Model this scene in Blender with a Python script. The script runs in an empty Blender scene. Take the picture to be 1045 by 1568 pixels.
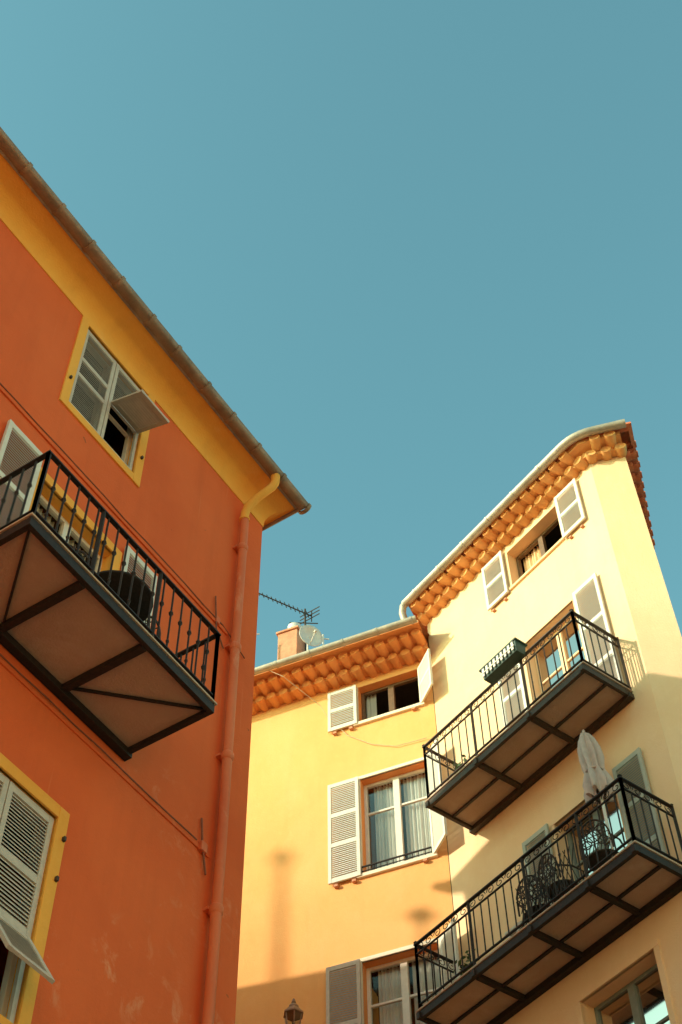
import bpy, bmesh, math, random
from mathutils import Vector, Matrix
random.seed(7)
R=math.radians
scene=bpy.context.scene
UP=Vector((0,0,1))

# ------------------------------------------------------------------ materials
def newmat(name):
    m=bpy.data.materials.new(name); m.use_nodes=True
    nt=m.node_tree; b=nt.nodes['Principled BSDF']
    return m,nt,b
def N(nt,t,**k):
    n=nt.nodes.new(t)
    for a,v in k.items(): setattr(n,a,v)
    return n
def noise(nt,vec,scale,detail=6,rough=.6,dist=0):
    n=N(nt,'ShaderNodeTexNoise'); n.inputs['Scale'].default_value=scale
    n.inputs['Detail'].default_value=detail; n.inputs['Roughness'].default_value=rough
    n.inputs['Distortion'].default_value=dist
    nt.links.new(vec,n.inputs['Vector']); return n.outputs['Fac']
def ramp(nt,fac,a,b):
    n=N(nt,'ShaderNodeMapRange'); n.inputs[1].default_value=a; n.inputs[2].default_value=b
    nt.links.new(fac,n.inputs[0]); return n.outputs[0]
def mix(nt,fac,a,b,blend='MIX'):
    n=N(nt,'ShaderNodeMix',data_type='RGBA',blend_type=blend)
    for i,v in ((0,fac),(6,a),(7,b)):
        if hasattr(v,'links'): nt.links.new(v,n.inputs[i])
        elif i==0: n.inputs[0].default_value=v
        else: n.inputs[i].default_value=(*v,1)
    return n.outputs[2]
def mul(nt,a,k):
    n=N(nt,'ShaderNodeMath',operation='MULTIPLY'); nt.links.new(a,n.inputs[0])
    if hasattr(k,'links'): nt.links.new(k,n.inputs[1])
    else: n.inputs[1].default_value=k
    return n.outputs[0]
def scaled(nt,vec,s):
    n=N(nt,'ShaderNodeMapping'); n.inputs['Scale'].default_value=s; nt.links.new(vec,n.inputs['Vector']); return n.outputs[0]
def bump(nt,b,h,strength,dist=.02):
    n=N(nt,'ShaderNodeBump'); n.inputs['Strength'].default_value=strength; n.inputs['Distance'].default_value=dist
    nt.links.new(h,n.inputs['Height']); nt.links.new(n.outputs[0],b.inputs['Normal'])
def plaster(name,c1,c2,c3=None,patch=(.62,.72),pk=.5,streak=.25,bmp=.35,dark=(.35,.2,.1),rough=.9,worn=False):
    m,nt,b=newmat(name)
    pos=N(nt,'ShaderNodeNewGeometry').outputs['Position']
    f=ramp(nt,noise(nt,pos,.7,6,.58,.4),.30,.70)
    col=mix(nt,f,c1,c2)
    f2=ramp(nt,noise(nt,scaled(nt,pos,(2.6,2.6,.22)),1.6,5,.6),.50,.82)
    col=mix(nt,mul(nt,f2,streak),col,dark)
    if not worn:
        fine=noise(nt,pos,9,5,.7)
        col=mix(nt,mul(nt,ramp(nt,fine,.52,.78),.14),col,tuple(min(1,x*1.3+.03) for x in c1))
    if c3:
        p=noise(nt,scaled(nt,pos,(1,1,.6)),1.3,8,.72,.6)
        p2=ramp(nt,p,*patch)
        col=mix(nt,mul(nt,p2,pk),col,c3)
    if worn:
        # salt bloom in a few drifting clusters, mostly on the lower storeys; thin runs; small chips
        sz=N(nt,'ShaderNodeSeparateXYZ'); nt.links.new(pos,sz.inputs[0])
        lowz=ramp(nt,sz.outputs[2],12.5,8.5)
        zone=mul(nt,ramp(nt,noise(nt,pos,.62,2,.5),.50,.60),lowz)
        sp=ramp(nt,noise(nt,pos,4.2,8,.72,.5),.53,.68)
        col=mix(nt,mul(nt,mul(nt,zone,sp),.55),col,(.82,.36,.19))
        runs=ramp(nt,noise(nt,scaled(nt,pos,(14,14,.35)),1.2,3,.5),.68,.76)
        col=mix(nt,mul(nt,mul(nt,runs,ramp(nt,noise(nt,pos,.9,2,.5),.48,.62)),.22),col,(.86,.34,.14))
        chip=ramp(nt,noise(nt,pos,8,3,.5),.755,.775)
        col=mix(nt,mul(nt,chip,.6),col,(.25,.07,.03))
    nt.links.new(col,b.inputs['Base Color'])
    h=N(nt,'ShaderNodeMath',operation='ADD')
    nt.links.new(mul(nt,noise(nt,pos,3.2,4,.55),1.8),h.inputs[0]); nt.links.new(noise(nt,pos,42,3,.7),h.inputs[1])
    bump(nt,b,h.outputs[0],bmp,.02)
    b.inputs['Roughness'].default_value=rough
    b.inputs['Specular IOR Level'].default_value=.2
    return m
def simple(name,c,rough=.6,metal=0,var=.25,scale=12,bmp=.1,spec=.4):
    m,nt,b=newmat(name)
    pos=N(nt,'ShaderNodeNewGeometry').outputs['Position']
    f=ramp(nt,noise(nt,pos,scale,6,.65),.3,.7)
    col=mix(nt,f,tuple(x*(1-var) for x in c),tuple(min(1,x*(1+var*.6)) for x in c))
    nt.links.new(col,b.inputs['Base Color'])
    b.inputs['Roughness'].default_value=rough; b.inputs['Metallic'].default_value=metal
    b.inputs['Specular IOR Level'].default_value=spec
    if bmp: bump(nt,b,noise(nt,pos,scale*4,4,.6),bmp,.01)
    return m

M_orange=plaster('orange_plaster',(.77,.142,.040),(.69,.112,.030),None,streak=.20,dark=(.42,.07,.02),worn=True,bmp=.28)
M_yellow=plaster('yellow_paint',(.92,.42,.075),(.84,.34,.055),(.9,.52,.2),patch=(.6,.75),pk=.4,streak=.2,bmp=.25,dark=(.5,.2,.04))
M_cream=plaster('cream_plaster',(.87,.575,.345),(.83,.525,.30),(.88,.63,.42),patch=(.5,.75),pk=.35,streak=.14,bmp=.28,dark=(.6,.32,.12))
M_peach=plaster('peach_plaster',(.87,.435,.165),(.83,.375,.125),(.88,.50,.24),patch=(.5,.8),pk=.4,streak=.18,bmp=.28,dark=(.64,.22,.06))
M_trim=plaster('white_trim_paint',(.84,.71,.56),(.78,.64,.49),None,streak=.15,bmp=.15,dark=(.5,.36,.24))
M_reveal=plaster('orange_reveal_paint',(.80,.32,.11),(.74,.26,.08),None,streak=.2,bmp=.15)
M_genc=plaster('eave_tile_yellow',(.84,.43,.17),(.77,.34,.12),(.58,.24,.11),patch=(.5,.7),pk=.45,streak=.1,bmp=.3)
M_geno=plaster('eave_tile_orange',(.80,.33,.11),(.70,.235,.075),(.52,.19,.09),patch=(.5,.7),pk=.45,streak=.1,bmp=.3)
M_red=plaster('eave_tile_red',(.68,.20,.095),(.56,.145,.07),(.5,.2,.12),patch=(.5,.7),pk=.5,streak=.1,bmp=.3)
M_pipeo=plaster('orange_pipe_paint',(.72,.17,.065),(.64,.13,.045),(.70,.36,.22),patch=(.56,.68),pk=.7,streak=.25,bmp=.15,rough=.55)
M_shut=simple('grey_shutter_paint',(.54,.45,.37),.65,var=.12)
M_shutw=simple('pale_shutter_paint',(.70,.64,.55),.6,var=.08)
M_shutg=simple('green_grey_shutter_paint',(.42,.41,.34),.6,var=.12)
M_iron=simple('black_iron',(.032,.023,.019),.6,.0,var=.4,scale=30,spec=.22)
M_ironb=simple('brown_iron',(.065,.044,.03),.6,.0,var=.4,scale=30,spec=.25)
M_gut=simple('weathered_zinc',(.31,.185,.115),.55,.25,var=.4,scale=4)
M_gutc=simple('cream_zinc',(.44,.37,.30),.5,.3,var=.3,scale=5)
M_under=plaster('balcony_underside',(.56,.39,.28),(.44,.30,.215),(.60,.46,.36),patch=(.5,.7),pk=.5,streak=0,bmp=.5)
M_roof=plaster('terracotta_roof',(.48,.17,.08),(.38,.12,.06),(.5,.3,.18),patch=(.5,.7),pk=.5,streak=.1,bmp=.6)
M_terr=simple('terracotta',(.62,.27,.15),.85,var=.25,scale=8,bmp=.3)
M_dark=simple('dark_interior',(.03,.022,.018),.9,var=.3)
M_wood=simple('window_wood_white',(.74,.66,.56),.5,var=.08)
M_woodb=simple('window_wood_brown',(.17,.09,.045),.5,var=.3)
M_woodg=simple('window_wood_green',(.20,.21,.17),.5,var=.15)
M_curt=simple('curtain_cloth',(.80,.76,.70),.9,var=.06,scale=5)
M_stone=plaster('stone_paving',(.30,.27,.23),(.22,.2,.175),(.36,.33,.28),patch=(.5,.7),pk=.5,streak=0,bmp=.5)
M_asph=plaster('asphalt',(.06,.058,.055),(.045,.044,.042),None,streak=0,bmp=.6)
M_green=simple('green_plastic',(.035,.07,.045),.5,var=.2)
M_leaf=simple('leaf',(.07,.12,.03),.6,var=.4,scale=30)
M_cloth=simple('parasol_cloth',(.54,.41,.36),.9,var=.14,scale=10)
M_dish=simple('dish_metal',(.68,.63,.58),.5,.1,var=.1)
M_cable=simple('cable_rubber',(.24,.07,.03),.7,var=.3)
M_cablel=simple('cable_pale',(.60,.40,.24),.7,var=.2)
def glassmat():
    m,nt,b=newmat('window_glass')
    nt.nodes.remove(b); out=nt.nodes['Material Output']
    tr=N(nt,'ShaderNodeBsdfTransparent'); tr.inputs[0].default_value=(.80,.82,.80,1)
    gl=N(nt,'ShaderNodeBsdfGlossy'); gl.inputs['Roughness'].default_value=.05; gl.inputs[0].default_value=(.62,.57,.52,1)
    pos=N(nt,'ShaderNodeNewGeometry').outputs['Position']
    bp=N(nt,'ShaderNodeBump'); bp.inputs['Strength'].default_value=.08; nt.links.new(noise(nt,pos,1.5,2,.5),bp.inputs['Height'])
    nt.links.new(bp.outputs[0],gl.inputs['Normal'])
    fr=N(nt,'ShaderNodeFresnel'); fr.inputs[0].default_value=1.33
    mx=N(nt,'ShaderNodeMixShader')
    nt.links.new(fr.outputs[0],mx.inputs[0]); nt.links.new(tr.outputs[0],mx.inputs[1]); nt.links.new(gl.outputs[0],mx.inputs[2])
    nt.links.new(mx.outputs[0],out.inputs[0]); return m
M_glass=glassmat()

# ------------------------------------------------------------------ helpers
class Fr:
    def __init__(s,O,U,W,Z=UP): s.O=Vector(O);s.U=Vector(U).normalized();s.W=Vector(W).normalized();s.Z=Vector(Z).normalized()
    def p(s,u,w,z): return s.O+s.U*u+s.W*w+s.Z*z
def empty(name,loc):
    e=bpy.data.objects.new(name,None); e.location=loc; e.empty_display_size=.3
    scene.collection.objects.link(e); return e
class MB:
    def __init__(s): s.v=[];s.f=[]
    def add(s,vs,fs):
        k=len(s.v); s.v+=[Vector(x) for x in vs]; s.f+=[tuple(i+k for i in f) for f in fs]
    def quad(s,*p): s.add(p,[tuple(range(len(p)))])
    def box(s,fr,u0,u1,w0,w1,z0,z1):
        P=[fr.p(u,w,z) for z in (z0,z1) for w in (w0,w1) for u in (u0,u1)]
        s.add(P,[(0,1,3,2),(4,6,7,5),(0,4,5,1),(2,3,7,6),(0,2,6,4),(1,5,7,3)])
    def bar(s,p,q,a,b):
        p=Vector(p);q=Vector(q);d=(q-p).normalized()
        x=d.cross(UP)
        if x.length<1e-3: x=Vector((1,0,0))
        x.normalize(); y=x.cross(d).normalized()
        P=[c+x*sx*a/2+y*sy*b/2 for c in (p,q) for sx,sy in ((-1,-1),(1,-1),(1,1),(-1,1))]
        s.add(P,[(0,1,2,3),(7,6,5,4),(0,4,5,1),(1,5,6,2),(2,6,7,3),(3,7,4,0)])
    def tube(s,pts,r,n=8,cap=True):
        pts=[Vector(p) for p in pts]; rs=r if isinstance(r,(list,tuple)) else [r]*len(pts)
        x=None;vs=[];fs=[]
        for i,p in enumerate(pts):
            d=(pts[min(i+1,len(pts)-1)]-pts[max(i-1,0)]).normalized()
            if x is None:
                x=d.cross(UP)
                if x.length<1e-2: x=d.cross(Vector((1,0,0)))
            x=(x-d*x.dot(d)).normalized(); y=d.cross(x)
            for k in range(n):
                a=2*math.pi*k/n; vs.append(p+(x*math.cos(a)+y*math.sin(a))*rs[i])
        for i in range(len(pts)-1):
            for k in range(n): fs.append((i*n+k,i*n+(k+1)%n,(i+1)*n+(k+1)%n,(i+1)*n+k))
        if cap: fs.append(tuple(range(n-1,-1,-1))); fs.append(tuple((len(pts)-1)*n+k for k in range(n)))
        s.add(vs,fs)
    def obj(s,name,mat,parent=None,smooth=False,bevel=0,norm=True):
        me=bpy.data.meshes.new(name); 
        loc=parent.location.copy() if parent else Vector((0,0,0))
        me.from_pydata([v-loc for v in s.v],[],s.f)
        if norm:
            bm=bmesh.new(); bm.from_mesh(me); bmesh.ops.recalc_face_normals(bm,faces=bm.faces); bm.to_mesh(me); bm.free()
        me.materials.append(mat)
        o=bpy.data.objects.new(name,me); scene.collection.objects.link(o)
        if parent: o.parent=parent
        if smooth:
            me.polygons.foreach_set('use_smooth',[True]*len(me.polygons))
            try: me.set_sharp_from_angle(angle=R(50))
            except Exception: pass
        if bevel:
            b=o.modifiers.new('bevel','BEVEL'); b.width=bevel; b.segments=2; b.limit_method='ANGLE'
        return o
def offs(path,closed,ks):
    n=len(path);P=[Vector((p[0],p[1])) for p in path]; ns=[]
    m=n if closed else n-1
    for i in range(m):
        d=(P[(i+1)%n]-P[i]).normalized(); ns.append(Vector((d.y,-d.x)))
    out=[]
    for i in range(n):
        if closed: a,b=(i-1)%n,i
        else: a,b=i-1,i
        if not closed and i==0: out.append(ns[0]*ks[0]); continue
        if not closed and i==n-1: out.append(ns[-1]*ks[-1]); continue
        n1,n2=ns[a],ns[b]; k1,k2=ks[a],ks[b]
        det=n1.x*n2.y-n1.y*n2.x
        if abs(det)<1e-4: out.append(n1*k1)
        else: out.append(Vector(((k1*n2.y-k2*n1.y)/det,(n1.x*k2-n2.x*k1)/det)))
    return P,out,ns
def sweep(mb,path,prof,closed=False,ks=None,cprof=False,caps=False):
    m=len(path) if closed else len(path)-1
    ks=ks or [1]*m
    P,mm,_=offs(path,closed,ks); k=len(prof); vs=[];fs=[]
    for p,q in zip(P,mm):
        for o,z in prof: vs.append((p.x+q.x*o,p.y+q.y*o,z))
    kk=k if cprof else k-1
    for i in range(m):
        j=(i+1)%len(path)
        for a in range(kk): b=(a+1)%k; fs.append((i*k+a,i*k+b,j*k+b,j*k+a))
    if caps and cprof:
        fs.append(tuple(range(k))); fs.append(tuple((len(path)-1)*k+a for a in range(k)))
    mb.add(vs,fs)
def gutprof(o,z,r,t=.012,n=10):
    a=[(o+r*math.cos(math.pi+math.pi*i/n),z+r*math.sin(math.pi+math.pi*i/n)) for i in range(n+1)]
    b=[(o+(r-t)*math.cos(2*math.pi-math.pi*i/n),z+(r-t)*math.sin(2*math.pi-math.pi*i/n)) for i in range(n+1)]
    return a+b
def lobes(mb,p0,p1,z,r,o0,o1,step,phase=0,slope=0):
    p0=Vector(p0);p1=Vector(p1); d=(p1-p0); L=d.length; d.normalize(); nrm=Vector((d.y,-d.x))
    s=phase*step+step*.2
    while s<L-.03:
        c=p0+d*s; jr=r*random.uniform(.94,1.04); jz=random.uniform(-.006,.006)
        vs=[];fs=[];n=14; st=[(o0,jr*.9),(o1-.03,jr),(o1,jr*.96),(o1-.02,jr*.7)]
        tw=random.uniform(-.02,.02)
        for o,rr in st:
            for k in range(n):
                a=2*math.pi*k/n
                q=c+nrm*o+d*(math.cos(a)*rr+tw*o)
                vs.append((q.x,q.y,z+jz+slope*o+math.sin(a)*rr*.85))
        for i in range(3):
            for k in range(n): fs.append((i*n+k,i*n+(k+1)%n,(i+1)*n+(k+1)%n,(i+1)*n+k))
        fs.append(tuple(3*n+k for k in range(n)))
        mb.add(vs,fs); s+=step*random.uniform(.96,1.04)
def wall(mb,mr,fr,u0,u1,z0,z1,ops,depth=.22):
    us=sorted({u0,u1,*[o[0] for o in ops],*[o[1] for o in ops]}); zs=sorted({z0,z1,*[o[2] for o in ops],*[o[3] for o in ops]})
    for a,b in zip(us,us[1:]):
        for c,d in zip(zs,zs[1:]):
            cu,cz=(a+b)/2,(c+d)/2
            if any(o[0]<cu<o[1] and o[2]<cz<o[3] for o in ops): continue
            mb.quad(fr.p(a,0,c),fr.p(b,0,c),fr.p(b,0,d),fr.p(a,0,d))
    for o in ops:
        a,b,c,d=o[:4]; k=-depth
        mr.quad(fr.p(a,0,c),fr.p(a,k,c),fr.p(a,k,d),fr.p(a,0,d)); mr.quad(fr.p(b,0,c),fr.p(b,k,c),fr.p(b,k,d),fr.p(b,0,d))
        mr.quad(fr.p(a,0,c),fr.p(b,0,c),fr.p(b,k,c),fr.p(a,k,c)); mr.quad(fr.p(a,0,d),fr.p(b,0,d),fr.p(b,k,d),fr.p(a,k,d))
def shutter(mb,fr,u0,u1,z0,z1,w,rails=(.5,),t=.035,st=.05,sp=.034):
    mb.box(fr,u0,u0+st,w,w+t,z0,z1); mb.box(fr,u1-st,u1,w,w+t,z0,z1)
    zz=[z0]+[z0+(z1-z0)*r for r in rails]+[z1]
    H=.07
    for i,z in enumerate(zz):
        a,b=(z,z+H) if i==0 else ((z-H,z) if i==len(zz)-1 else (z-H/2,z+H/2))
        mb.box(fr,u0+st,u1-st,w+.003,w+t-.003,a,b)
    for a,b in zip(zz,zz[1:]):
        lo=a+(H if a==z0 else H/2); hi=b-(H if b==z1 else H/2)
        n=max(1,int((hi-lo)/sp)); s=(hi-lo)/n
        for k in range(n):
            z=lo+s*(k+.5)+random.uniform(-.002,.002); h=s*.5
            P=[]
            for u in (u0+st,u1-st):
                P+=[fr.p(u,w+.006,z+h),fr.p(u,w+.006,z+h+.007),fr.p(u,w+t-.006,z-h+.007),fr.p(u,w+t-.006,z-h)]
            mb.add(P,[(0,1,2,3),(7,6,5,4),(0,4,5,1),(1,5,6,2),(2,6,7,3),(3,7,4,0)])
def window(par,fr,u0,u1,z0,z1,depth,fm,nm='window',cols=2,bars=(.5,),curtain=True,cu=None,cm=None,glass=True,rd=.8,rs=.3):
    mb=MB(); w=-depth; f=.05
    mb.box(fr,u0,u0+f,w,w+.06,z0,z1); mb.box(fr,u1-f,u1,w,w+.06,z0,z1)
    mb.box(fr,u0+f,u1-f,w+.002,w+.058,z0,z0+f+.02); mb.box(fr,u0+f,u1-f,w+.002,w+.058,z1-f,z1)
    for c in range(1,cols):
        u=u0+(u1-u0)*c/cols; mb.box(fr,u-.05,u+.05,w+.004,w+.07,z0+f+.02,z1-f)
    for b in bars:
        z=z0+(z1-z0)*b; mb.box(fr,u0+f,u1-f,w+.01,w+.05,z-.018,z+.018)
    mb.obj(nm+'_frame',fm,par,bevel=.004)
    if glass:
        g=MB(); g.quad(fr.p(u0+f,w+.03,z0+f),fr.p(u1-f,w+.03,z0+f),fr.p(u1-f,w+.03,z1-f),fr.p(u0+f,w+.03,z1-f)); g.obj(nm+'_glass',M_glass,par,norm=False)
    if curtain:
        c=MB()
        for (a,b) in (cu or [(u0+.02,(u0+u1)/2-.07),((u0+u1)/2+.03,u1-.12)]):
            n=36; pr=[(a+(b-a)*i/n, w-.06+.022*math.sin(i*1.3)+.012*math.sin(i*.5)) for i in range(n+1)]
            for i in range(n): c.quad(fr.p(pr[i][0],pr[i][1],z0),fr.p(pr[i+1][0],pr[i+1][1],z0),fr.p(pr[i+1][0],pr[i+1][1],z1),fr.p(pr[i][0],pr[i][1],z1))
        c.obj(nm+'_curtain',cm or M_curt,par,smooth=True,norm=False)
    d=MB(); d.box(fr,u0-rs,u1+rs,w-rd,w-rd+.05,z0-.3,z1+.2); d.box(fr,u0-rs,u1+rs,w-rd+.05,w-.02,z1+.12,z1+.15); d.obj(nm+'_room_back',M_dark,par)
def trim(mb,fr,u0,u1,z0,z1,k,pr,bottom=True,top=True):
    mb.box(fr,u0-k,u0,-.02,pr,z0,z1); mb.box(fr,u1,u1+k,-.02,pr,z0,z1)
    if top: mb.box(fr,u0-k,u1+k,-.02,pr+.002,z1,z1+k)
    if bottom: mb.box(fr,u0-k-.02,u1+k+.02,-.02,pr+.03,z0-k,z0)
def railing(mb,fr,path,z0,z1,step,style,posts=.026):
    low=z0+.09
    for (a,b) in zip(path,path[1:]):
        A=Vector(a);B=Vector(b);L=(B-A).length;d=(B-A)/L
        P=lambda s,z: fr.p(A.x+d.x*s,A.y+d.y*s,z)
        mb.bar(P(-.02,z1),P(L+.02,z1),.045,.018)
        mb.bar(P(0,low),P(L,low),.03,.014)
        if style=='scroll':
            mb.bar(P(0,z1-.15),P(L,z1-.15),.025,.012)
        n=max(1,round(L/step))
        for i in range(n+1):
            s=L*i/n
            if i in(0,n):
                mb.bar(P(s,z0-.02),P(s,z1+.0),.035,.035); 
                if style=='scroll': mb.tube([P(s,z1),P(s,z1+.03),P(s,z1+.06)],[.012,.03,.004],8)
                continue
            mb.bar(P(s,low),P(s,z1-(.15 if style=='scroll' else 0)),.016,.016)
            if style=='knob':
                zk=low+(z1-low)*.56
                mb.tube([P(s,zk-.05),P(s,zk-.02),P(s,zk+.0),P(s,zk+.02),P(s,zk+.05)],[.006,.016,.024,.016,.006],6)
                if i%2: mb.tube([P(s,low+.05),P(s,low+.09),P(s,low+.13)],[.006,.018,.006],6)
        if style=='scroll':
            m=max(1,round(L/.17))
            for i in range(m):
                c=L*(i+.5)/m; sg=1 if i%2 else -1; pts=[]
                for k in range(22):
                    t=k/21; a=t*2.6*math.pi; rr=.068*(1-.72*t)
                    pts.append(P(c+sg*rr*math.cos(a)*1.05,z1-.078+rr*math.sin(a)*.95))
                mb.tube(pts,.0065,4)

# ------------------------------------------------------------------ frames
aL,aR,aM=R(32),R(37.8),R(68)
eL=Vector((math.sin(aL),math.cos(aL),0)); nL=Vector((math.cos(aL),-math.sin(aL),0))
FL=Fr(nL*-6.61,eL,nL)
eR=Vector((-math.sin(aR),math.cos(aR),0)); nR=Vector((-math.cos(aR),-math.sin(aR),0))
FR=Fr(nR*-10.672,eR,nR)
eM=Vector((-math.sin(aM),math.cos(aM),0)); nM=Vector((-math.cos(aM),-math.sin(aM),0))
FM=Fr(nM*-14.985,eM,nM)
xy=lambda v:(v.x,v.y)

# ================================================================== ORANGE BUILDING
OB=empty('orange_apartment_building',FL.p(1.3,-2.1,0))
up=(5.15,6.27,14.52,16.18); dr=(5.10,6.20,10.82,13.02); lo=(5.05,6.15,7.55,9.47)
ops=[up,dr,lo]
for s0 in (1.4,-2.4):
    for o in ((14.52,16.18),(10.82,13.02),(7.55,9.47),(4.2,6.2)): ops.append((s0,s0+1.1,*o))
ops.append((5.05,6.15,4.2,6.2))
w=MB(); rv=MB()
wall(w,rv,FL,-6,8.67,0,16.31,ops,.2)
cor=[FL.p(-6,0,0),FL.p(8.67,0,0),FL.p(8.67,-4.3,0),FL.p(-6,-4.3,0)]
for a,b in ((1,2),(2,3),(3,0)):
    A,B=cor[a],cor[b]; w.quad(A,B,B+UP*16.31,A+UP*16.31)
w.obj('walls',M_orange,OB,norm=False); rv.obj('window_reveals',M_yellow,OB,norm=False)
path=[xy(c) for c in cor]; ks=[1,.57,.6,.6]
mb=MB(); pr=[(.0,16.25),(.012,16.25),(.014,16.31)]
for i in range(1,11):
    a=i/10*math.pi/2; pr.append((.014+.37*(1-math.cos(a)),16.31+.31*math.sin(a)))
sweep(mb,path,pr,True,ks); mb.obj('eave_cove',M_yellow,OB,smooth=True,norm=False)
mb=MB(); gp=gutprof(.435,16.69,.088)
sweep(mb,path,gp,True,ks,True)
sweep(mb,path,[(.36,16.60),(.50,16.71),(.50,16.735),(.30,16.74)],True,ks)
P0,mm,ns=offs(path,True,ks)
for s in [x*.56-5.6 for x in range(27)]:
    s+=random.uniform(-.03,.03); a=FL.p(s,0,0); b=FL.p(s+.05,0,0); sweep(mb,[xy(a),xy(b)],gutprof(.435,16.69,.102,.02),False,[1],True,True)
mb.obj('gutter',M_gut,OB,smooth=True)
mb=MB(); e=[Vector((p.x+q.x*.46,p.y+q.y*.46,16.73)) for p,q in zip(P0,mm)]
r0,r1=FL.p(-3.6,-2.1,17.5),FL.p(6.4,-2.1,17.5)
mb.quad(e[0],e[1],r1,r0); mb.quad(e[1],e[2],r1); mb.quad(e[2],e[3],r0,r1); mb.quad(e[3],e[0],r0)
mb.obj('tile_roof',M_roof,OB,norm=False)
mb=MB()
for o in ops:
    if abs(o[3]-16.18)<.01: 
        k=.12; mb.box(FL,o[0]-k,o[0],-.02,.022,o[2]-k,16.24); mb.box(FL,o[1],o[1]+k,-.02,.022,o[2]-k,16.24); mb.box(FL,o[0],o[1],-.02,.022,o[2]-k,o[2]); mb.box(FL,o[0],o[1],-.02,.022,o[3],16.24)
    else: 
        k=.12; mb.box(FL,o[0]-k,o[0],-.02,.022,o[2]-(k if o[2]!=10.82 else 0),o[3]+k); mb.box(FL,o[1],o[1]+k,-.02,.022,o[2]-(k if o[2]!=10.82 else 0),o[3]+k); mb.box(FL,o[0],o[1],-.02,.022,o[3],o[3]+k)
        if o[2]!=10.82: mb.box(FL,o[0],o[1],-.02,.022,o[2]-k,o[2])
mb.obj('window_surrounds',M_yellow,OB,bevel=.006)
def flap(mb,fr,u0,u1,z,outw,down,w=.0):
    L=math.hypot(outw,down)
    f=Fr(fr.p(0,w,z),fr.U,fr.W*down+UP*outw,-fr.W*outw+UP*down)
    shutter(mb,f,u0,u1,-L,0,-.02,(),.03,.05)
mb=MB()
u=up; m=(u[0]+u[1])/2
shutter(mb,FL,u[0]+.01,m-.006,u[2]+.02,u[3]-.01,-.05,(.42,.62))
shutter(mb,FL,m+.006,u[1]-.01,15.32,u[3]-.01,-.05,())
mb.box(FL,m+.006,m+.05,-.05,-.015,u[2]+.02,15.32); mb.box(FL,u[1]-.05,u[1]-.01,-.05,-.015,u[2]+.02,15.32); mb.box(FL,m+.05,u[1]-.05,-.05,-.015,u[2]+.02,u[2]+.08)
flap(mb,FL,m+.03,u[1]-.03,15.33,.46,.17)
u=lo; m=(u[0]+u[1])/2
for a,b in ((u[0]+.01,m-.006),(m+.006,u[1]-.01)):
    shutter(mb,FL,a,b,8.28,u[3]-.01,-.05,(.45,))
    mb.box(FL,a,a+.045,-.05,-.015,u[2],8.28); mb.box(FL,b-.045,b,-.05,-.015,u[2],8.28)
flap(mb,FL,m+.03,u[1]-.03,8.27,.33,.50)
for o in ops:
    if o in (up,lo,dr): continue
    m=(o[0]+o[1])/2; shutter(mb,FL,o[0]+.01,m-.006,o[2]+.02,o[3]-.01,-.05); shutter(mb,FL,m+.006,o[1]-.01,o[2]+.02,o[3]-.01,-.05)
mb.obj('louvered_shutters',M_shut,OB)
mb=MB()
shutter(mb,FL,4.50,5.00,10.86,13.26,.03,(.33,.66)); shutter(mb,FL,6.33,6.83,10.86,13.26,.03,(.33,.66))
mb.obj('door_shutters',M_shutw,OB)
window(OB,FL,up[0],up[1],up[2],up[3],.18,M_wood,'upper_window',curtain=False,glass=False)
window(OB,FL,dr[0],dr[1],dr[2],dr[3],.18,M_wood,'balcony_door',bars=(.3,.65))
window(OB,FL,lo[0],lo[1],lo[2],lo[3],.18,M_wood,'lower_window',curtain=False,glass=False)
mb=MB(); mb.tube([FL.p(8.32,.43,16.62),FL.p(8.32,.43,16.47),FL.p(8.30,.40,16.38),FL.p(8.23,.24,16.20),FL.p(8.19,.12,16.05),FL.p(8.18,.09,15.9),FL.p(8.18,.09,15.75)],[.062,.055,.055,.055,.055,.055,.055],12)
mb.tube([FL.p(8.18,.09,15.80),FL.p(8.18,.09,15.76)],.066,12)
mb.obj('pipe_elbow',M_yellow,OB,smooth=True)
mb=MB(); pts=[FL.p(8.18+.006*math.sin(i*1.7),.09+.004*math.cos(i*2.1),15.76-i*1.05) for i in range(16)]; pts[-1]=FL.p(8.18,.09,.1); mb.tube(pts,.053,12)
for z in (15.2,13.4,11.75,9.85,8.2,7.55,5.5,3.5): mb.tube([FL.p(8.18,.09,z+.05),FL.p(8.18,.09,z+.03),FL.p(8.18,.09,z-.03),FL.p(8.18,.09,z-.05)],[.055,.068,.068,.055],12); mb.box(FL,8.10,8.26,-.01,.06,z-.015,z+.015)
mb.obj('downpipe',M_pipeo,OB,smooth=True)
mb=MB(); mb.box(FL,-6,8.12,-.01,.020,13.60,13.66); mb.box(FL,-6,8.12,-.01,.016,10.44,10.49); mb.box(FL,-6,8.12,-.01,.02,6.9,6.96); mb.obj('string_course',M_orange,OB,bevel=.006)
mb=MB()
def cable(mb,fr,pts,r=.011,sag=.01,n=6):
    out=[]
    for (a,b) in zip(pts,pts[1:]):
        L=math.dist(a,b); k=max(2,int(L/.35))
        for i in range(k): t=i/k; out.append(fr.p(*[a[j]+(b[j]-a[j])*t for j in range(3)])+UP*random.uniform(-sag,sag))
    out.append(fr.p(*pts[-1])); mb.tube(out,r,n)
cable(mb,FL,[(-6,.025,13.67),(8.0,.025,13.66)],.008); cable(mb,FL,[(-6,.025,10.50),(7.9,.025,10.50)],.008)
cable(mb,FL,[(7.85,.02,14.0),(7.9,.03,13.5),(8.05,.03,13.3)],.009); cable(mb,FL,[(7.95,.02,10.8),(7.98,.03,10.5),(8.06,.03,10.2)],.010)
cable(mb,FL,[(8.0,.02,13.68),(8.45,.02,13.52)],.007)
mb.obj('wall_cables',M_cable,OB)
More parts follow.
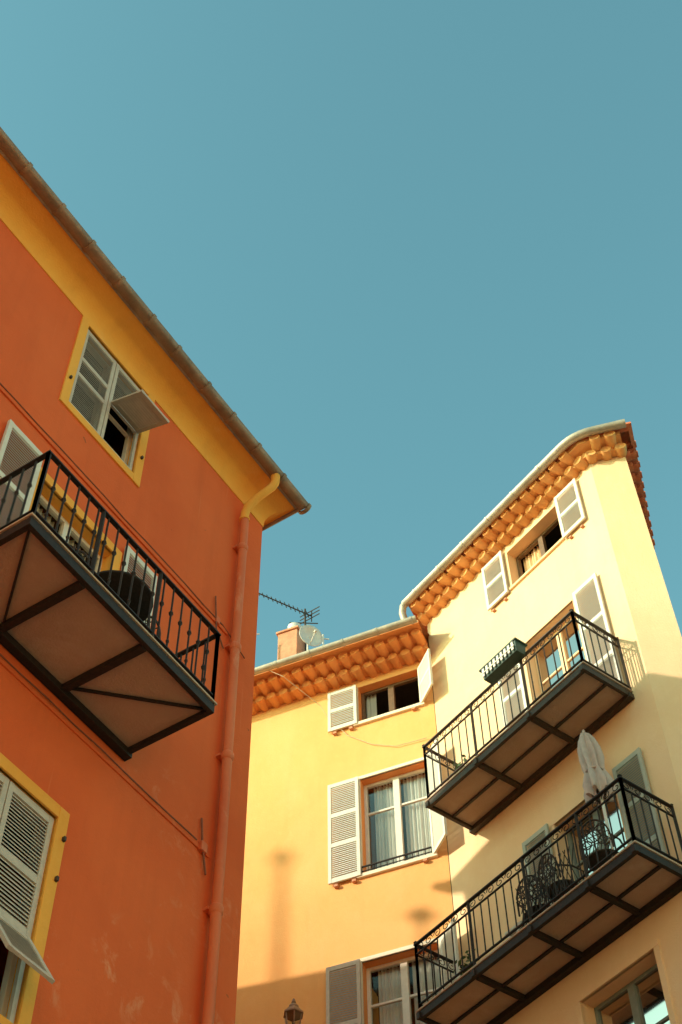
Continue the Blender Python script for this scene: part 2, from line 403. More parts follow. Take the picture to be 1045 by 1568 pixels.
mb=MB(); mb.box(FL,7.95,8.04,.0,.05,10.42,10.53); mb.box(FL,7.88,7.95,.0,.04,13.6,13.70); mb.obj('junction_boxes',M_pipeo,OB,bevel=.01)
mb=MB()
for (s,z) in ((6.33,14.9),(5.08,14.9),(6.33,15.9),(6.24,8.9),(6.24,9.3),(6.86,11.7)): mb.box(FL,s-.012,s+.012,.0,.05,z-.02,z+.02)
mb.obj('shutter_stays',M_ironb,OB)

# ---------------- balconies
def balcony(fr,u0,u1,dep,z,rail,beams,mat,under,step,style,diag=False,slab=.06,posts=(),fh=.075):
    E=empty('balcony',fr.p((u0+u1)/2,dep/2,z))
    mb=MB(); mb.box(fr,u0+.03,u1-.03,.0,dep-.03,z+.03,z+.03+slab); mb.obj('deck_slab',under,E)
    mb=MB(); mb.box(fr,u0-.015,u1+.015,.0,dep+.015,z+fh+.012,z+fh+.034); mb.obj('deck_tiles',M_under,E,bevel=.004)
    fm=MB()
    fm.box(fr,u0,u1,dep-.05,dep,z-.02,z+fh+.01); fm.box(fr,u0,u0+.05,.0,dep-.05,z-.02,z+fh+.008); fm.box(fr,u1-.05,u1,.0,dep-.05,z-.02,z+fh+.008)
    fm.box(fr,u0-.02,u1+.02,.005,.09,z-.05,z+.029)
    for b in beams: fm.box(fr,b-.035,b+.035,.09,dep-.05,z-.03,z+.029)
    if diag:
        fm.bar(fr.p(u1-.06,dep-.06,z+.012),fr.p(beams[-1],.1,z+.012),.022,.03); fm.bar(fr.p(u0+.06,dep-.06,z+.012),fr.p(beams[0],.1,z+.012),.022,.03)
    else:
        fm.box(fr,u0+.05,u1-.05,dep*.5-.02,dep*.5+.02,z-.0,z+.028)
        for b in list(beams)+[u0+.03,u1-.03]: fm.box(fr,b-.03,b+.03,dep,dep+.03,z-.03,z+.06)
    fm.obj('steel_frame',mat,E,bevel=.004)
    rb=MB(); railing(rb,fr,[(u0+.02,.0),(u0+.02,dep-.02),(u1-.02,dep-.02),(u1-.02,.0)],z+.10,rail,step,style)
    for p in posts: rb.bar(fr.p(p,dep-.02,z+.1),fr.p(p,dep-.02,rail),.035,.035)
    rb.obj('railing',mat,E)
    return E
balcony(FL,4.32,6.80,1.01,10.68,11.70,(5.04,5.86),M_iron,M_under,.135,'knob',True,posts=(5.08,5.9))
def chair(name,fr,u,w,z,ang,mat,ornate=False):
    E=empty(name,fr.p(u,w,z)); c,s=math.cos(ang),math.sin(ang)
    f=Fr(fr.p(u,w,z),fr.U*c+fr.W*s,-fr.U*s+fr.W*c)
    mb=MB(); r=.20
    ring=[f.p(r*math.cos(a),r*math.sin(a),.45) for a in [2*math.pi*i/20 for i in range(21)]]
    mb.tube(ring,.012,6,False)
    vs=[f.p(r*math.cos(2*math.pi*i/20),r*math.sin(2*math.pi*i/20),.455) for i in range(20)]; mb.add(vs,[tuple(range(20))])
    for (x,y) in ((.15,.15),(-.15,.15),(.15,-.15),(-.15,-.15)): mb.tube([f.p(x,y,.45),f.p(x*1.1,y*1.15,.25),f.p(x*1.3,y*1.35,0)],.011,6)
    for k in (.16,): mb.tube([f.p(k*math.cos(a),k*math.sin(a),.2) for a in [2*math.pi*i/12 for i in range(13)]],.007,5,False)
    hoop=[]
    for i in range(17):
        a=math.pi*i/16; hoop.append(f.p(.2*math.cos(a),-.17-.05*math.sin(a),.45+ (.44*math.sin(a)**.6)))
    mb.tube(hoop,.012,6)
    hp=lambda x,t:f.p(x,-.19-.03*t,.45+.44*t)
    for k in range(-3,4):
        x=k*.05; top=(1-(x/.2)**2)**.3
        if ornate: mb.tube([hp(x,0),hp(x+.04,top*.3),hp(x-.04,top*.65),hp(x,top)],.007,5); 
        else: mb.tube([hp(x,0),hp(x*.9,top)],.006,5)
    for t in (.25,.5,.75):
        xm=.19*(1-t**4)**.5; mb.tube([hp(-xm,t),hp(0,t),hp(xm,t)],.006,5)
    if ornate:
        for (cx,ct,rr) in ((0,.5,.09),(.1,.3,.06),(-.1,.3,.06),(.1,.7,.05),(-.1,.7,.05),(0,.85,.04)):
            mb.tube([hp(cx+rr*math.cos(a),ct+rr*2*math.sin(a)) for a in [2*math.pi*i/12 for i in range(13)]],.008,5,False)
        for sx in (-1,1): mb.tube([hp(sx*.19,.4),f.p(sx*.23,.0,.66),f.p(sx*.22,.16,.64),f.p(sx*.17,.16,.45)],.012,6)
    mb.obj('chair_frame',mat,E,smooth=True)
def table(fr,u,w,z,mat,r=.31):
    E=empty('bistro_table',fr.p(u,w,z)); f=Fr(fr.p(u,w,z),fr.U,fr.W); mb=MB()
    mb.tube([f.p(0,0,.71),f.p(0,0,.725),f.p(0,0,.745)],[r-.02,r,r],28)
    mb.tube([f.p(0,0,.05),f.p(0,0,.2),f.p(0,0,.71)],[.03,.018,.03],8)
    for k in range(3):
        a=k*2.094+.3; mb.tube([f.p(0,0,.72-.6),f.p(.12*math.cos(a),.12*math.sin(a),.12),f.p(.26*math.cos(a),.26*math.sin(a),0.01)],.014,6)
    mb.obj('table_top_and_base',mat,E,smooth=True)
table(FL,5.82,.56,10.79,M_iron,.34)
chair('bistro_chair',FL,5.05,.60,10.79,R(60),M_ironb,False)
chair('bistro_chair',FL,6.42,.50,10.79,R(-100),M_ironb,False)

# ================================================================== PEACH BUILDING (middle)
PB=empty('peach_apartment_building',FM.p(9,-3,0))
w1=(4.77,5.82,17.97,18.80); w2=(4.77,5.83,14.93,16.76); w3=(4.80,5.88,11.62,13.47)
opm=[w1,w2,w3,(4.80,5.88,8.3,10.1),(8.6,9.65,14.93,16.76),(8.6,9.65,11.62,13.47),(8.6,9.65,17.97,18.8),(8.6,9.65,8.3,10.1)]
w=MB();rv=MB(); wall(w,rv,FM,4.545,14,0,18.98,opm,.24)
w.quad(FM.p(14,0,0),FM.p(14,-6,0),FM.p(14,-6,18.9),FM.p(14,0,18.9)); w.quad(FM.p(14,-6,0),FM.p(4.545,-6,0),FM.p(4.545,-6,18.9),FM.p(14,-6,18.9))
w.obj('walls',M_peach,PB,norm=False); rv.obj('window_reveals',M_reveal,PB,norm=False)
mb=MB()
for o in opm: trim(mb,FM,o[0],o[1],o[2],o[3],.06,.018,top=o[3]<18.7)
mb.obj('window_surrounds',M_trim,PB,bevel=.004)
pm=[xy(FM.p(14,0,0)),xy(FM.p(4.50,0,0))]
mb=MB(); lobes(mb,pm[0],pm[1],18.99,.082,-.02,.26,.215); lobes(mb,pm[0],pm[1],19.12,.082,-.02,.50,.215,.5)
sweep(mb,pm,[(0,18.985),(.20,18.99),(.202,19.11),(.44,19.115),(.442,19.19),(.59,19.20),(.59,19.27)],False); mb.obj('genoise_eave',M_geno,PB,smooth=True)
mb=MB(); sweep(mb,pm,gutprof(.68,19.21,.068),False,None,True,True)
for i in range(16):
    s=.4+i*.6; a=FM.p(14-s,0,0); b=FM.p(14-s-.03,0,0); sweep(mb,[xy(a),xy(b)],gutprof(.68,19.21,.076,.018),False,None,True,True)
mb.obj('gutter',M_gutc,PB,smooth=True)
mb=MB(); mb.quad(FM.p(14,.66,19.29),FM.p(4.5,.66,19.29),FM.p(4.5,-3,20.4),FM.p(14,-3,20.4)); mb.quad(FM.p(14,-3,20.4),FM.p(4.5,-3,20.4),FM.p(4.5,-6.3,19.2),FM.p(14,-6.3,19.2)); mb.obj('tile_roof',M_roof,PB,norm=False)
mb=MB()
for o in (w1,w2):
    shutter(mb,FM,o[1]+.01,o[1]+.51,o[2]-.04,o[3]+.02,.035,(.5,) if o is w1 else (.36,.66))
for o in opm[4:]: shutter(mb,FM,o[1]+.01,o[1]+.51,o[2]-.04,o[3]+.02,.035); shutter(mb,FM,o[0]-.51,o[0]-.01,o[2]-.04,o[3]+.02,.035)
H=FM.p(4.76,.03,0); dv=-eM*math.cos(R(47))+nM*math.sin(R(47))
for o in (w1,w2,w3):
    f=Fr(H,dv,UP.cross(dv))
    shutter(mb,f,.0,.46,o[2]-.02,o[3]+(.02 if o is not w1 else -.02),0,(.5,))
mb.obj('pale_shutters',M_shutw,PB)
mb=MB(); shutter(mb,FM,w3[1]+.01,w3[1]+.50,w3[2],w3[3]+.02,.035,(.5,)); mb.obj('lower_shutter_shade_tone',M_shut,PB)  # shade painted in: darker grey than the pale leaves above
window(PB,FM,*w1,.2,M_woodb,'top_window',cols=2,bars=(),curtain=True,cu=[(5.6,5.78)],cm=M_curt,glass=False,rs=.15)
window(PB,FM,*w2,.2,M_wood,'middle_window',cols=2,bars=(.68,),rs=.15)
window(PB,FM,*w3,.2,M_wood,'lower_window',cols=2,bars=(.68,),rs=.15)
for o in opm[3:]: window(PB,FM,*o,.2,M_wood,'window',cols=2,bars=(.68,),rs=.15)
mb=MB(); 
for z in (w2[2]+.0,):
    mb.bar(FM.p(w2[0],.03,z+.12),FM.p(w2[1],.03,z+.12),.02,.02); mb.bar(FM.p(w2[0],.03,z+.04),FM.p(w2[1],.03,z+.04),.012,.012)
    for i in range(12): u=w2[0]+(w2[1]-w2[0])*i/11; mb.bar(FM.p(u,.03,z),FM.p(u,.03,z+.12),.01,.01)
mb.obj('window_guard',M_iron,PB)
mb=MB()
for o in (w1,w2,w3):
    for u in (o[1]+.12,o[1]+.4,o[0]+.1): mb.box(FM,u-.03,u+.03,0,.06,o[2]-.11,o[2]-.07)
mb.obj('shutter_holders',M_terr,PB)
mb=MB()
pts=[FM.p(7.25,.66,19.25),FM.p(6.9,.60,18.95),FM.p(6.45,.1,18.55),FM.p(6.35,.03,18.3),FM.p(6.0,.03,17.75),FM.p(5.6,.03,17.4),FM.p(5.2,.03,17.2),FM.p(4.7,.03,17.18)]
mb.tube(pts,.006,5); mb.obj('wall_cables',M_cablel,PB)

# ================================================================== CREAM BUILDING (right)
C1=FR.p(7.44,0,0); Mr=FR.p(11.46,0,0)
C2=C1+.55*Vector((.968,-.252,0)); C3=C2+2.15*Vector((.253,.967,0)); Bk=Mr+Vector((2.25,5.56,0))
CB=empty('cream_apartment_building',(C1+C3+Bk)/3)
t1=(8.28,9.44,18.78,19.66); d1=(8.35,9.43,14.98,17.40); d2=(8.35,9.43,11.94,13.95); g1=(8.30,9.49,9.0,11.36); g2=(8.3,9.49,5.0,7.2)
w=MB();rv=MB(); wall(w,rv,FR,7.44,11.46,0,19.85,[t1,d1,d2,g1,g2],.28)
ring=[Mr,C1,C2,C3,Bk]
for i in (1,2,3,4):
    A,B=ring[i],ring[(i+1)%5]; w.quad(A,B,B+UP*19.85,A+UP*19.85)
w.obj('walls',M_cream,CB,norm=False); rv.obj('window_reveals',M_cream,CB,norm=False)
pr_=[xy(FR.p(11.50,0,0)),xy(C1),xy(C2),xy(C3)]
KS=[1,1,.5]
mb=MB(); 
for (a,b),k in list(zip(zip(pr_,pr_[1:]),KS))[:2]:
    lobes(mb,a,b,19.87,.088,-.02,.18*k,.23); lobes(mb,a,b,19.99,.088,-.02,.37*k,.23,.5)
prf=[(0,19.86),(.13,19.865),(.132,19.98),(.31,19.985),(.312,20.07),(.2,20.08)]
sweep(mb,pr_[:3],prf,False,KS[:2])
c0=FR.p(11.5,0,0); mb.add([c0+nR*o+UP*z for o,z in prf]+[c0+UP*20.08],[(0,1,2,3,4,5,6)])
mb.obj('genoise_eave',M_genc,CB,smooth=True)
P_,m_,_=offs(pr_,False,KS)
mb=MB(); lobes(mb,pr_[2],pr_[3],19.87,.08,-.02,.09,.22); lobes(mb,pr_[2],pr_[3],19.99,.08,-.02,.18,.22,.5)
sweep(mb,pr_[2:],prf,False,[.5])
mb.add([Vector((P_[3].x+m_[3].x*o,P_[3].y+m_[3].y*o,z)) for o,z in prf]+[C3+UP*20.08],[(0,1,2,3,4,5,6)])
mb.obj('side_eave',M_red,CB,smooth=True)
P0,mm,_=offs(pr_,False,[1,1,1])
def off(p,m,o): return (p.x+m.x*o,p.y+m.y*o)
gp_=[off(P0[0],mm[0],.43)]
A=Vector(off(P0[0],mm[0],.43)); B=Vector(off(P0[1],mm[1],.43)); Cc=Vector(off(P0[2],m_[2],.43))
d1_=(B-A).normalized(); d2_=(Cc-B).normalized()
s_=B-d1_*.28; e_=B+d2_*.28
for i in range(7):
    t=i/6; q=(1-t)**2*s_+2*t*(1-t)*B+t*t*e_; gp_.append((q.x,q.y))
gp_.append((Cc.x-.10,Cc.y+.025))
mb=MB(); sweep(mb,gp_,gutprof(0,20.08,.075),False,None,True,True)
for i in range(6):
    q=A+d1_*(.3+i*.62); q2=q+d1_*.04; sweep(mb,[(q.x,q.y),(q2.x,q2.y)],gutprof(0,20.08,.083,.018),False,None,True,True)
mb.tube([FR.p(11.47,.43,20.08),FR.p(11.54,.44,20.03),FR.p(11.58,.43,19.9),FR.p(11.58,.38,19.72),FR.p(11.54,.26,19.56),FR.p(11.50,.12,19.48)],.062,12)
mb.obj('gutter',M_gutc,CB,smooth=True)
mb=MB(); zz=20.12
E_=[Vector((*off(p,m,.38),zz)) for p,m in zip(P_,m_)]+[C3+UP*zz,Bk+UP*zz]
ap=(C1+C3+Bk+Mr)/4+UP*20.9
for i in range(6): mb.quad(E_[i],E_[(i+1)%6],ap)
mb.obj('tile_roof',M_red,CB,norm=False)
mb=MB()
sweep(mb,pr_,[(.28,20.06),(.40,20.085),(.40,20.125),(.25,20.14)],False,KS); mb.obj('roof_edge',M_red,CB)
mb=MB(); lobes(mb,xy(C2),xy(C3),20.13,.06,-.02,.22,.2); mb.obj('edge_tiles',M_red,CB,smooth=True)
mb=MB()
trim(mb,FR,*g1,.08,.03); trim(mb,FR,*g2,.08,.03)
mb.box(FR,t1[0]-.04,t1[1]+.04,-.02,.04,t1[2]-.05,t1[2])
for d in (d1,d2): trim(mb,FR,*d,.06,.012,bottom=False)
mb.obj('window_surrounds',M_cream,CB,bevel=.004)
mb=MB()
for a,b in ((9.50,9.98),(7.74,8.22)): shutter(mb,FR,a,b,18.70,19.74,.035,(.5,))
for a,b in ((9.50,9.98),(7.80,8.28)): shutter(mb,FR,a,b,15.0,17.44,.035,(.33,.66))
mb.obj('pale_shutters',M_shutw,CB)
mb=MB()
for a,b in ((9.50,9.98),(7.80,8.28)): shutter(mb,FR,a,b,11.96,13.99,.035,(.33,.66))
mb.obj('green_shutters',M_shutg,CB)
window(CB,FR,*t1,.25,M_woodb,'top_window',bars=(),curtain=True,cu=[(8.9,9.4)],cm=M_cream,glass=False,rd=.6,rs=.2)
window(CB,FR,*d1,.25,M_cream,'upper_door',bars=(.3,.7),rd=.6,rs=.2); window(CB,FR,*d2,.25,M_woodg,'lower_door',bars=(.3,.7),rd=.6,rs=.2)
window(CB,FR,*g1,.25,M_woodg,'street_window',bars=(.4,.72),curtain=False,rd=.6,rs=.2); window(CB,FR,*g2,.25,M_woodg,'street_window_low',bars=(.4,.72),rd=.6,rs=.2)
mb=MB()
for a in (7.85,8.1,9.6,9.88): mb.box(FR,a-.025,a+.025,0,.05,18.61,18.64)
mb.obj('shutter_holders',M_terr,CB)
balcony(FR,7.74,10.89,.85,14.87,15.99,(8.79,9.84),M_ironb,M_under,.145,'scroll',posts=(8.79,9.84))
balcony(FR,7.58,11.35,.85,11.84,12.90,(8.35,9.3,10.3),M_iron,M_under,.14,'scroll',posts=(8.35,9.3,10.3))
chair('patio_armchair',FR,8.35,.48,11.93,R(200),M_ironb,True)
chair('patio_armchair',FR,9.02,.50,11.93,R(170),M_ironb,True)
chair('patio_armchair',FR,9.5,.42,11.93,R(190),M_iron,True)
E=empty('lattice_screen',FR.p(8.9,.8,12.3)); mb=MB()
for i in range(12):
    u=8.5+i*.075; mb.bar(FR.p(u,.79,12.0),FR.p(u+.18,.79,12.6),.008,.008); mb.bar(FR.p(u+.18,.785,12.0),FR.p(u,.785,12.6),.008,.008)
mb.obj('lattice',M_iron,E)
E=empty('folded_parasol',FR.p(8.25,.42,11.93)); mb=MB(); f=Fr(FR.p(8.25,.42,11.93),eR,nR)
mb.tube([f.p(0,0,.05),f.p(.0,0,1.3),f.p(.06,0,2.5)],.02,8); mb.tube([f.p(0,0,0),f.p(0,0,.07)],[.2,.17],16); mb.obj('pole',M_wood,E)
mb=MB(); n=56; prof=[(1.36,.10),(1.42,.15),(1.55,.16),(1.72,.125),(1.82,.10),(2.0,.125),(2.2,.115),(2.36,.085),(2.46,.05),(2.5,.02)]
vs=[];fs=[]
for j,(z,r) in enumerate(prof):
    for k in range(n):
        a=2*math.pi*k/n; rr=r*(1+.34*math.sin(a*7+j*.35)+.12*math.sin(a*3+1+j*.2)); vs.append(f.p(.06*(z-1.3)/1.2+rr*math.cos(a),rr*math.sin(a),z+(.05*math.sin(a*7) if j==0 else 0)))
for j in range(len(prof)-1):
    for k in range(n): fs.append((j*n+k,j*n+(k+1)%n,(j+1)*n+(k+1)%n,(j+1)*n+k))
fs.append(tuple((len(prof)-1)*n+k for k in range(n))); mb.add(vs,fs); mb.tube([f.p(.06,0,2.5),f.p(.062,0,2.54),f.p(.063,0,2.57)],[.015,.022,.005],8)
mb.tube([f.p(.025+.11*math.cos(a),.11*math.sin(a),1.8) for a in [2*math.pi*i/16 for i in range(17)]],.014,6)
mb.obj('canopy',M_cloth,E,smooth=True)
def leaves(mb,c,rx,ry,rz,n,sz):
    for _ in range(n):
        p=Vector(c)+Vector((random.gauss(0,rx*.7),random.gauss(0,ry*.7),abs(random.gauss(0,rz))))
        a=Vector((random.uniform(-1,1),random.uniform(-1,1),random.uniform(-.5,1))).normalized(); b=a.cross(Vector((random.random(),random.random(),random.random()))).normalized()
        s=sz*random.uniform(.6,1.2); mb.quad(p-a*s,p+b*s*.45,p+a*s,p-b*s*.45)
E=empty('window_box_planter',FR.p(9.0,.93,16.05)); mb=MB()
P=[FR.p(u,w_,z) for z,k in ((15.93,.0),(16.13,.02)) for (u,w_) in ((8.66-k,.86-k),(9.34+k,.86-k),(9.34+k,1.02+k),(8.66-k,1.02+k))]
mb.add(P,[(0,1,2,3),(0,4,5,1),(1,5,6,2),(2,6,7,3),(3,7,4,0)])
mb.box(FR,8.62,9.38,1.035,1.055,16.11,16.14); mb.box(FR,8.62,9.38,.825,.845,16.11,16.14); mb.box(FR,8.62,8.64,.845,1.035,16.11,16.14); mb.box(FR,9.36,9.38,.845,1.035,16.11,16.14)
mb.obj('box',M_green,E,bevel=.006)
mb=MB()
for i in range(9): mb.box(FR,8.68+i*.075,8.72+i*.075,1.045,1.055,15.95,16.10)
mb.box(FR,8.66,9.34,1.056,1.062,16.0,16.02); mb.obj('slats',M_shutw,E)
mb=MB(); mb.box(FR,8.67,9.33,.87,1.01,16.05,16.08); mb.obj('soil',M_dark,E)
def pot(name,fr,u,w_,z,r,h,n):
    E=empty(name,fr.p(u,w_,z)); mb=MB(); c=lambda zz:fr.p(u,w_,z+zz)
    mb.tube([c(0),c(h*.8),c(h*.8),c(h),c(h),c(h*.9)],[r*.7,r*.95,r*1.08,r*1.1,r*.95,r*.9],16); mb.obj('pot',M_terr,E,smooth=True)
    mb=MB(); leaves(mb,c(h),r*.8,r*.8,r*1.3,n,r*.45); 
    for k in range(5): mb.tube([c(h*.8),c(h)+Vector((random.uniform(-r,r),random.uniform(-r,r),r*1.5))],.005,4)
    mb.obj('foliage',M_leaf,E)
pot('potted_plant',FR,10.35,.62,14.97,.10,.18,90)
pot('potted_plant',FR,10.75,.5,11.94,.12,.22,90)
E=empty('folding_stool',FR.p(9.9,.4,11.94)); mb=MB()
mb.box(FR,9.72,10.02,.25,.55,12.36,12.39)
for s in (.27,.53): mb.bar(FR.p(9.74,s,11.94),FR.p(10.0,s,12.36),.02,.03); mb.bar(FR.p(10.0,s+.02,11.94),FR.p(9.74,s+.02,12.36),.02,.03)
mb.obj('stool_body',M_shutw,E)

# ================================================================== ROOFTOP THINGS
cx=Vector((-.93,16.88,0)); fC=Fr(cx,eM,nM)
E=empty('chimney',cx+UP*19.6); mb=MB(); mb.box(fC,-.19,.19,-.19,.19,19.4,20.98); mb.obj('stack',M_terr,E,bevel=.012)
mb=MB(); mb.box(fC,-.22,.22,-.22,.22,20.98,21.03); mb.obj('capstone',M_terr,E,bevel=.008)
mb=MB(); mb.tube([fC.p(-.05,0,21.03),fC.p(-.05,0,21.12),fC.p(-.05,0,21.15),fC.p(-.05,0,21.27),fC.p(-.05,0,21.34)],[.07,.07,.13,.13,.04],14); mb.obj('cowl',M_dish,E,smooth=True)
E=empty('tv_antenna',(-.62,16.9,21.2)); mb=MB()
b0=Vector((-1.55,16.4,21.72)); b1=Vector((-.58,16.93,21.66)); mb.tube([b0,b1],.013,6)
dd=(b1-b0).normalized(); px=dd.cross(UP).normalized()
for i in range(12):
    c=b0+(b1-b0)*(i/12.2+.02); l=.11+.05*(i/12); mb.tube([c-px*l*.4+UP*l,c+px*l*.4-UP*l],.009,5)
for k in (-1,0,1):
    c=b1-dd*.04+UP*k*.1; mb.tube([c-px*.2-dd*.1,c+px*.2+dd*.1],.010,5)
mb.tube([b1-UP*.15,b1+UP*.15],.011,5)
mb.tube([Vector((-.70,16.86,21.78)),Vector((-.68,16.88,20.6)),Vector((-.68,16.9,19.6))],.018,8)
for z,l in ((21.42,.26),(21.3,.18)): mb.tube([Vector((-.72-l,16.87,z)),Vector((-.72+l,16.87,z-.04))],.011,5)
mb.tube([Vector((-.95,16.87,21.38)),Vector((-.45,16.9,21.22))],.011,5)
mb.obj('yagi',M_ironb,E)
E=empty('satellite_dish',(-.62,16.6,20.75)); ax=Vector((.45,-.9,-.12)).normalized(); x=ax.cross(UP).normalized(); y=x.cross(ax)
mb=MB(); vs=[];fs=[]; c=Vector((-.60,16.55,20.62)); n=28
for j in range(6):
    r=.23*j/5
    for k in range(n): a=2*math.pi*k/n; vs.append(c+(x*math.cos(a)*r+y*math.sin(a)*r*1.05)+ax*(r*r*1.2))
for j in range(5):
    for k in range(n): fs.append((j*n+k,j*n+(k+1)%n,(j+1)*n+(k+1)%n,(j+1)*n+k))
mb.add(vs,fs); o=mb.obj('reflector',M_dish,E,smooth=True); so=o.modifiers.new('s','SOLIDIFY'); so.thickness=.008
mb=MB(); mb.tube([c-y*.2+ax*.04,c+ax*.25-y*.05],.008,6); mb.tube([c+ax*.23-y*.05,c+ax*.29-y*.05],.025,8); mb.tube([c-ax*.02,c-ax*.08,c-ax*.08-UP*.3,c-ax*.08-UP*1.2],.016,8)
mb.tube([Vector((-.36,16.95,19.5)),Vector((-.37,16.95,21.15))],.018,8); mb.tube([Vector((-.50,16.95,21.07)),Vector((-.26,16.95,21.03))],.012,6); mb.obj('arm_and_mast',M_dish,E)
E=empty('aerial_pole',(-1.62,16.6,19.3)); mb=MB(); mb.tube([Vector((-1.57,16.6,19.3)),Vector((-1.57,16.6,20.85))],.015,8); mb.tube([Vector((-1.65,16.6,20.79)),Vector((-1.49,16.6,20.81))],.010,6); mb.obj('pole',M_dish,E)

# wall lantern
lf=Fr(FM.p(6.6,.61,0),eM,nM); E=empty('wall_lantern',lf.p(0,0,12.5)); mb=MB(); n=6
def hexr(z,r): return [lf.p(r*math.cos(2*math.pi*k/n),r*math.sin(2*math.pi*k/n),z-.08) for k in range(n)]
st=[hexr(12.56,.14),hexr(12.58,.14),hexr(12.66,.07),hexr(12.68,.07),hexr(12.72,.04)]
vs=sum(st,[]); fs=[tuple(range(5,-1,-1)),tuple(range(24,30))]
for j in range(4):
    for k in range(n): fs.append((j*n+k,j*n+(k+1)%n,(j+1)*n+(k+1)%n,(j+1)*n+k))
L_=lambda u,w,z: lf.p(u,w,z-.08)
mb.add(vs,fs); mb.tube([L_(0,0,12.72),L_(0,0,12.75),L_(0,0,12.79),L_(0,0,12.81)],[.015,.03,.018,.004],8)
a,b=hexr(12.56,.115),hexr(12.26,.07)
for p,q in zip(a,b): mb.tube([p,q],.009,5)
for k in range(n): mb.tube([b[k],b[(k+1)%n]],.01,5)
mb.tube([L_(0,0,12.25),L_(0,0,12.2),L_(0,0,12.1),L_(0,-.25,12.0),L_(0,-.6,12.05)],[.07,.03,.02,.02,.02],8)
mb.tube([L_(0,-.05,12.08),L_(0,-.25,11.85),L_(0,-.45,11.75),L_(0,-.6,11.7)],.012,6); mb.box(lf,-.05,.05,-.61,-.58,11.5,12.1)
mb.obj('lantern_body',M_gut,E)
mb=MB()
for k in range(n): mb.quad(a[k],a[(k+1)%n],b[(k+1)%n],b[k])
mb.obj('lantern_glass',M_glass,E)

# ================================================================== NEIGHBOURS (out of view)
EL=20.0; AZ=70
NB=empty('neighbour_building',FL.p(0,-9,0)); fN=Fr(FL.p(8.6,-4.35,0),-nL,eL)
mb=MB(); mb.box(fN,0,18,-14.6,-.05,0,15.7); mb.obj('walls',M_peach,NB)
mb=MB(); q=[fN.p(-.0,-14.6,15.72),fN.p(18.3,-14.6,15.72),fN.p(18.3,.25,15.72),fN.p(-.0,.25,15.72)]
a_,b_=fN.p(4,-9,16.6),fN.p(14,-6,16.6)
mb.quad(q[3],q[2],b_,a_); mb.quad(q[2],q[1],b_); mb.quad(q[1],q[0],a_,b_); mb.quad(q[0],q[3],a_); mb.quad(*q); mb.obj('tile_roof',M_roof,NB)
tr=Vector((math.sin(R(AZ))*math.cos(R(EL)),math.cos(R(AZ))*math.cos(R(EL)),-math.sin(R(EL))))
def flue(tgt,L,r,rr,base,h=.1):
    top=Vector(tgt)-tr*L
    E=empty('roof_flue',(top.x,top.y,base)); mb=MB()
    mb.tube([Vector((top.x,top.y,base)),top],r,10); mb.tube([top-UP*.10,top-UP*.02,top+UP*h,top+UP*(h+.08)],[r+.02,rr,rr*.8,.05],12); mb.obj('flue',M_dish,E)
flue((-.98,16.56,15.66),19,.06,.15,15.9,.10)
flue((.975,15.77,13.95),13,.03,.15,15.9,.06)
OP=empty('opposite_townhouse',nL*10-eL*2); fo=Fr(nL*6.4,eL,-nL)  # unseen house opposite, added to bounce warm light onto the orange wall
mb=MB(); rv=MB(); oo=[(s,s+1.1,z,z+1.8) for s in (-12,-8.5,-5,-1.5,2) for z in (4.5,7.8,11.1,14.4)]
wall(mb,rv,fo,-14,4.2,0,19,oo,.2)
for (a,b) in (((-14,0),(-14,-7)),((-14,-7),(4.2,-7)),((4.2,-7),(4.2,0))):
    A_,B_=fo.p(a[0],a[1],0),fo.p(b[0],b[1],0); mb.quad(A_,B_,B_+UP*19,A_+UP*19)
mb.obj('walls',M_peach,OP,norm=False); rv.obj('reveals',M_trim,OP,norm=False)
mb=MB(); 
for o in oo: mb.box(fo,o[0],o[1],-.16,-.12,o[2],o[3])
mb.obj('closed_shutters',M_shutw,OP)
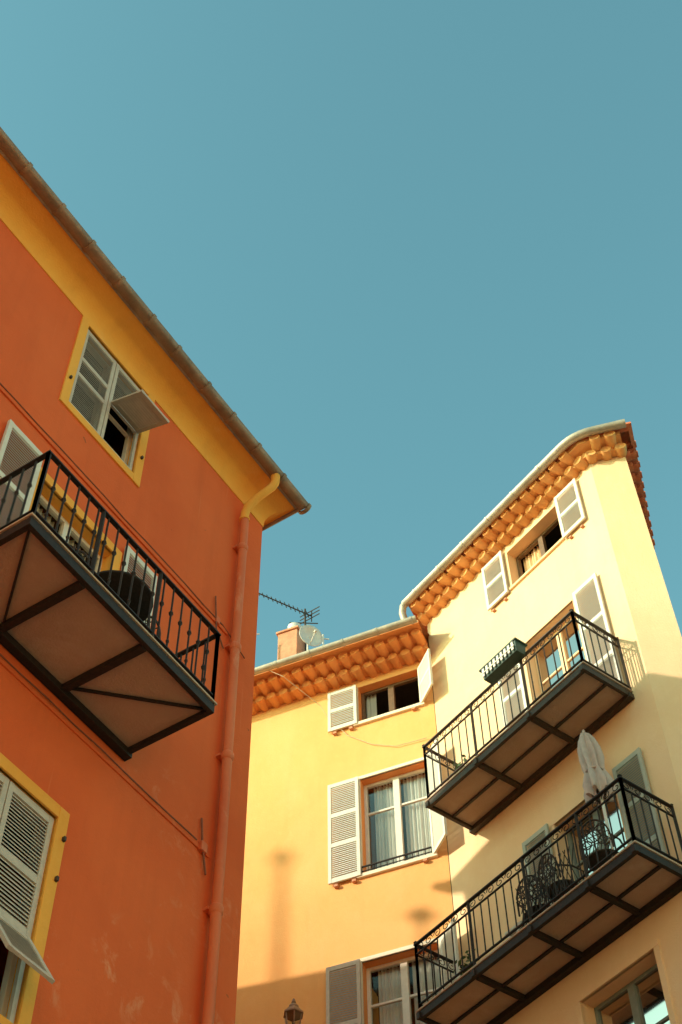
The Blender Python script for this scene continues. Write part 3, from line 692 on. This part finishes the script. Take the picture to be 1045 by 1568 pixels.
mb=MB(); mb.quad(fo.p(-14.4,.4,19.01),fo.p(4.6,.4,19.01),fo.p(4.6,-3.5,20.2),fo.p(-14.4,-3.5,20.2)); mb.quad(fo.p(-14.4,-7.4,19.01),fo.p(4.6,-7.4,19.01),fo.p(4.6,-3.5,20.2),fo.p(-14.4,-3.5,20.2)); mb.obj('tile_roof',M_roof,OP)

# ================================================================== GROUND
mb=MB(); mb.quad((-300,-300,0),(300,-300,0),(300,300,0),(-300,300,0)); mb.obj('ground',M_stone)
mb=MB(); f0=Fr((0,0,0),eL,nL); mb.quad(*[f0.p(a,b,.004) for a,b in ((-30,-4.2),(11,-4.2),(11,2.2),(-30,2.2))]); mb.obj('street',M_asph)
mb=MB(); mb.box(f0,-30,11,-4.35,-4.2,0,.12); mb.box(f0,-30,11,2.2,2.35,0,.12); mb.obj('kerb',M_stone,bevel=.01)

# ================================================================== LIGHT / SKY / CAMERA
world=bpy.data.worlds.new('World'); scene.world=world; world.use_nodes=True
nt=world.node_tree; bg=nt.nodes['Background']
sky=nt.nodes.new('ShaderNodeTexSky'); sky.sky_type='NISHITA'; sky.sun_disc=False
sky.sun_elevation=R(EL); sky.sun_rotation=R(180+AZ); sky.air_density=1.0; sky.dust_density=1.0; sky.ozone_density=1.0
tn=nt.nodes.new('ShaderNodeMix'); tn.data_type='RGBA'; tn.blend_type='MULTIPLY'; tn.inputs[0].default_value=1
nt.links.new(sky.outputs[0],tn.inputs[6]); tn.inputs[7].default_value=(1.55,2.48,1.74,1)
nt.links.new(tn.outputs[2],bg.inputs[0]); bg.inputs[1].default_value=.15
sd=bpy.data.lights.new('sun','SUN'); sd.energy=4.9; sd.angle=R(.8); sd.color=(1,.91,.70)
so=bpy.data.objects.new('sun',sd); so.rotation_euler=tr.to_track_quat('-Z','Y').to_euler(); so.location=(-20,-5,30); scene.collection.objects.link(so)
cd=bpy.data.cameras.new('camera'); cam=bpy.data.objects.new('camera',cd); scene.collection.objects.link(cam)
cd.sensor_fit='VERTICAL'; cd.sensor_height=36; cd.sensor_width=24; cd.lens=50; cd.clip_end=2000
cam.matrix_world=Matrix.Translation((0,0,1.6))@Matrix.Rotation(R(144),4,'X')@Matrix.Rotation(R(-1.157),4,'Z')
scene.camera=cam
scene.view_settings.view_transform='Standard'; scene.view_settings.look='None'; scene.view_settings.exposure=0
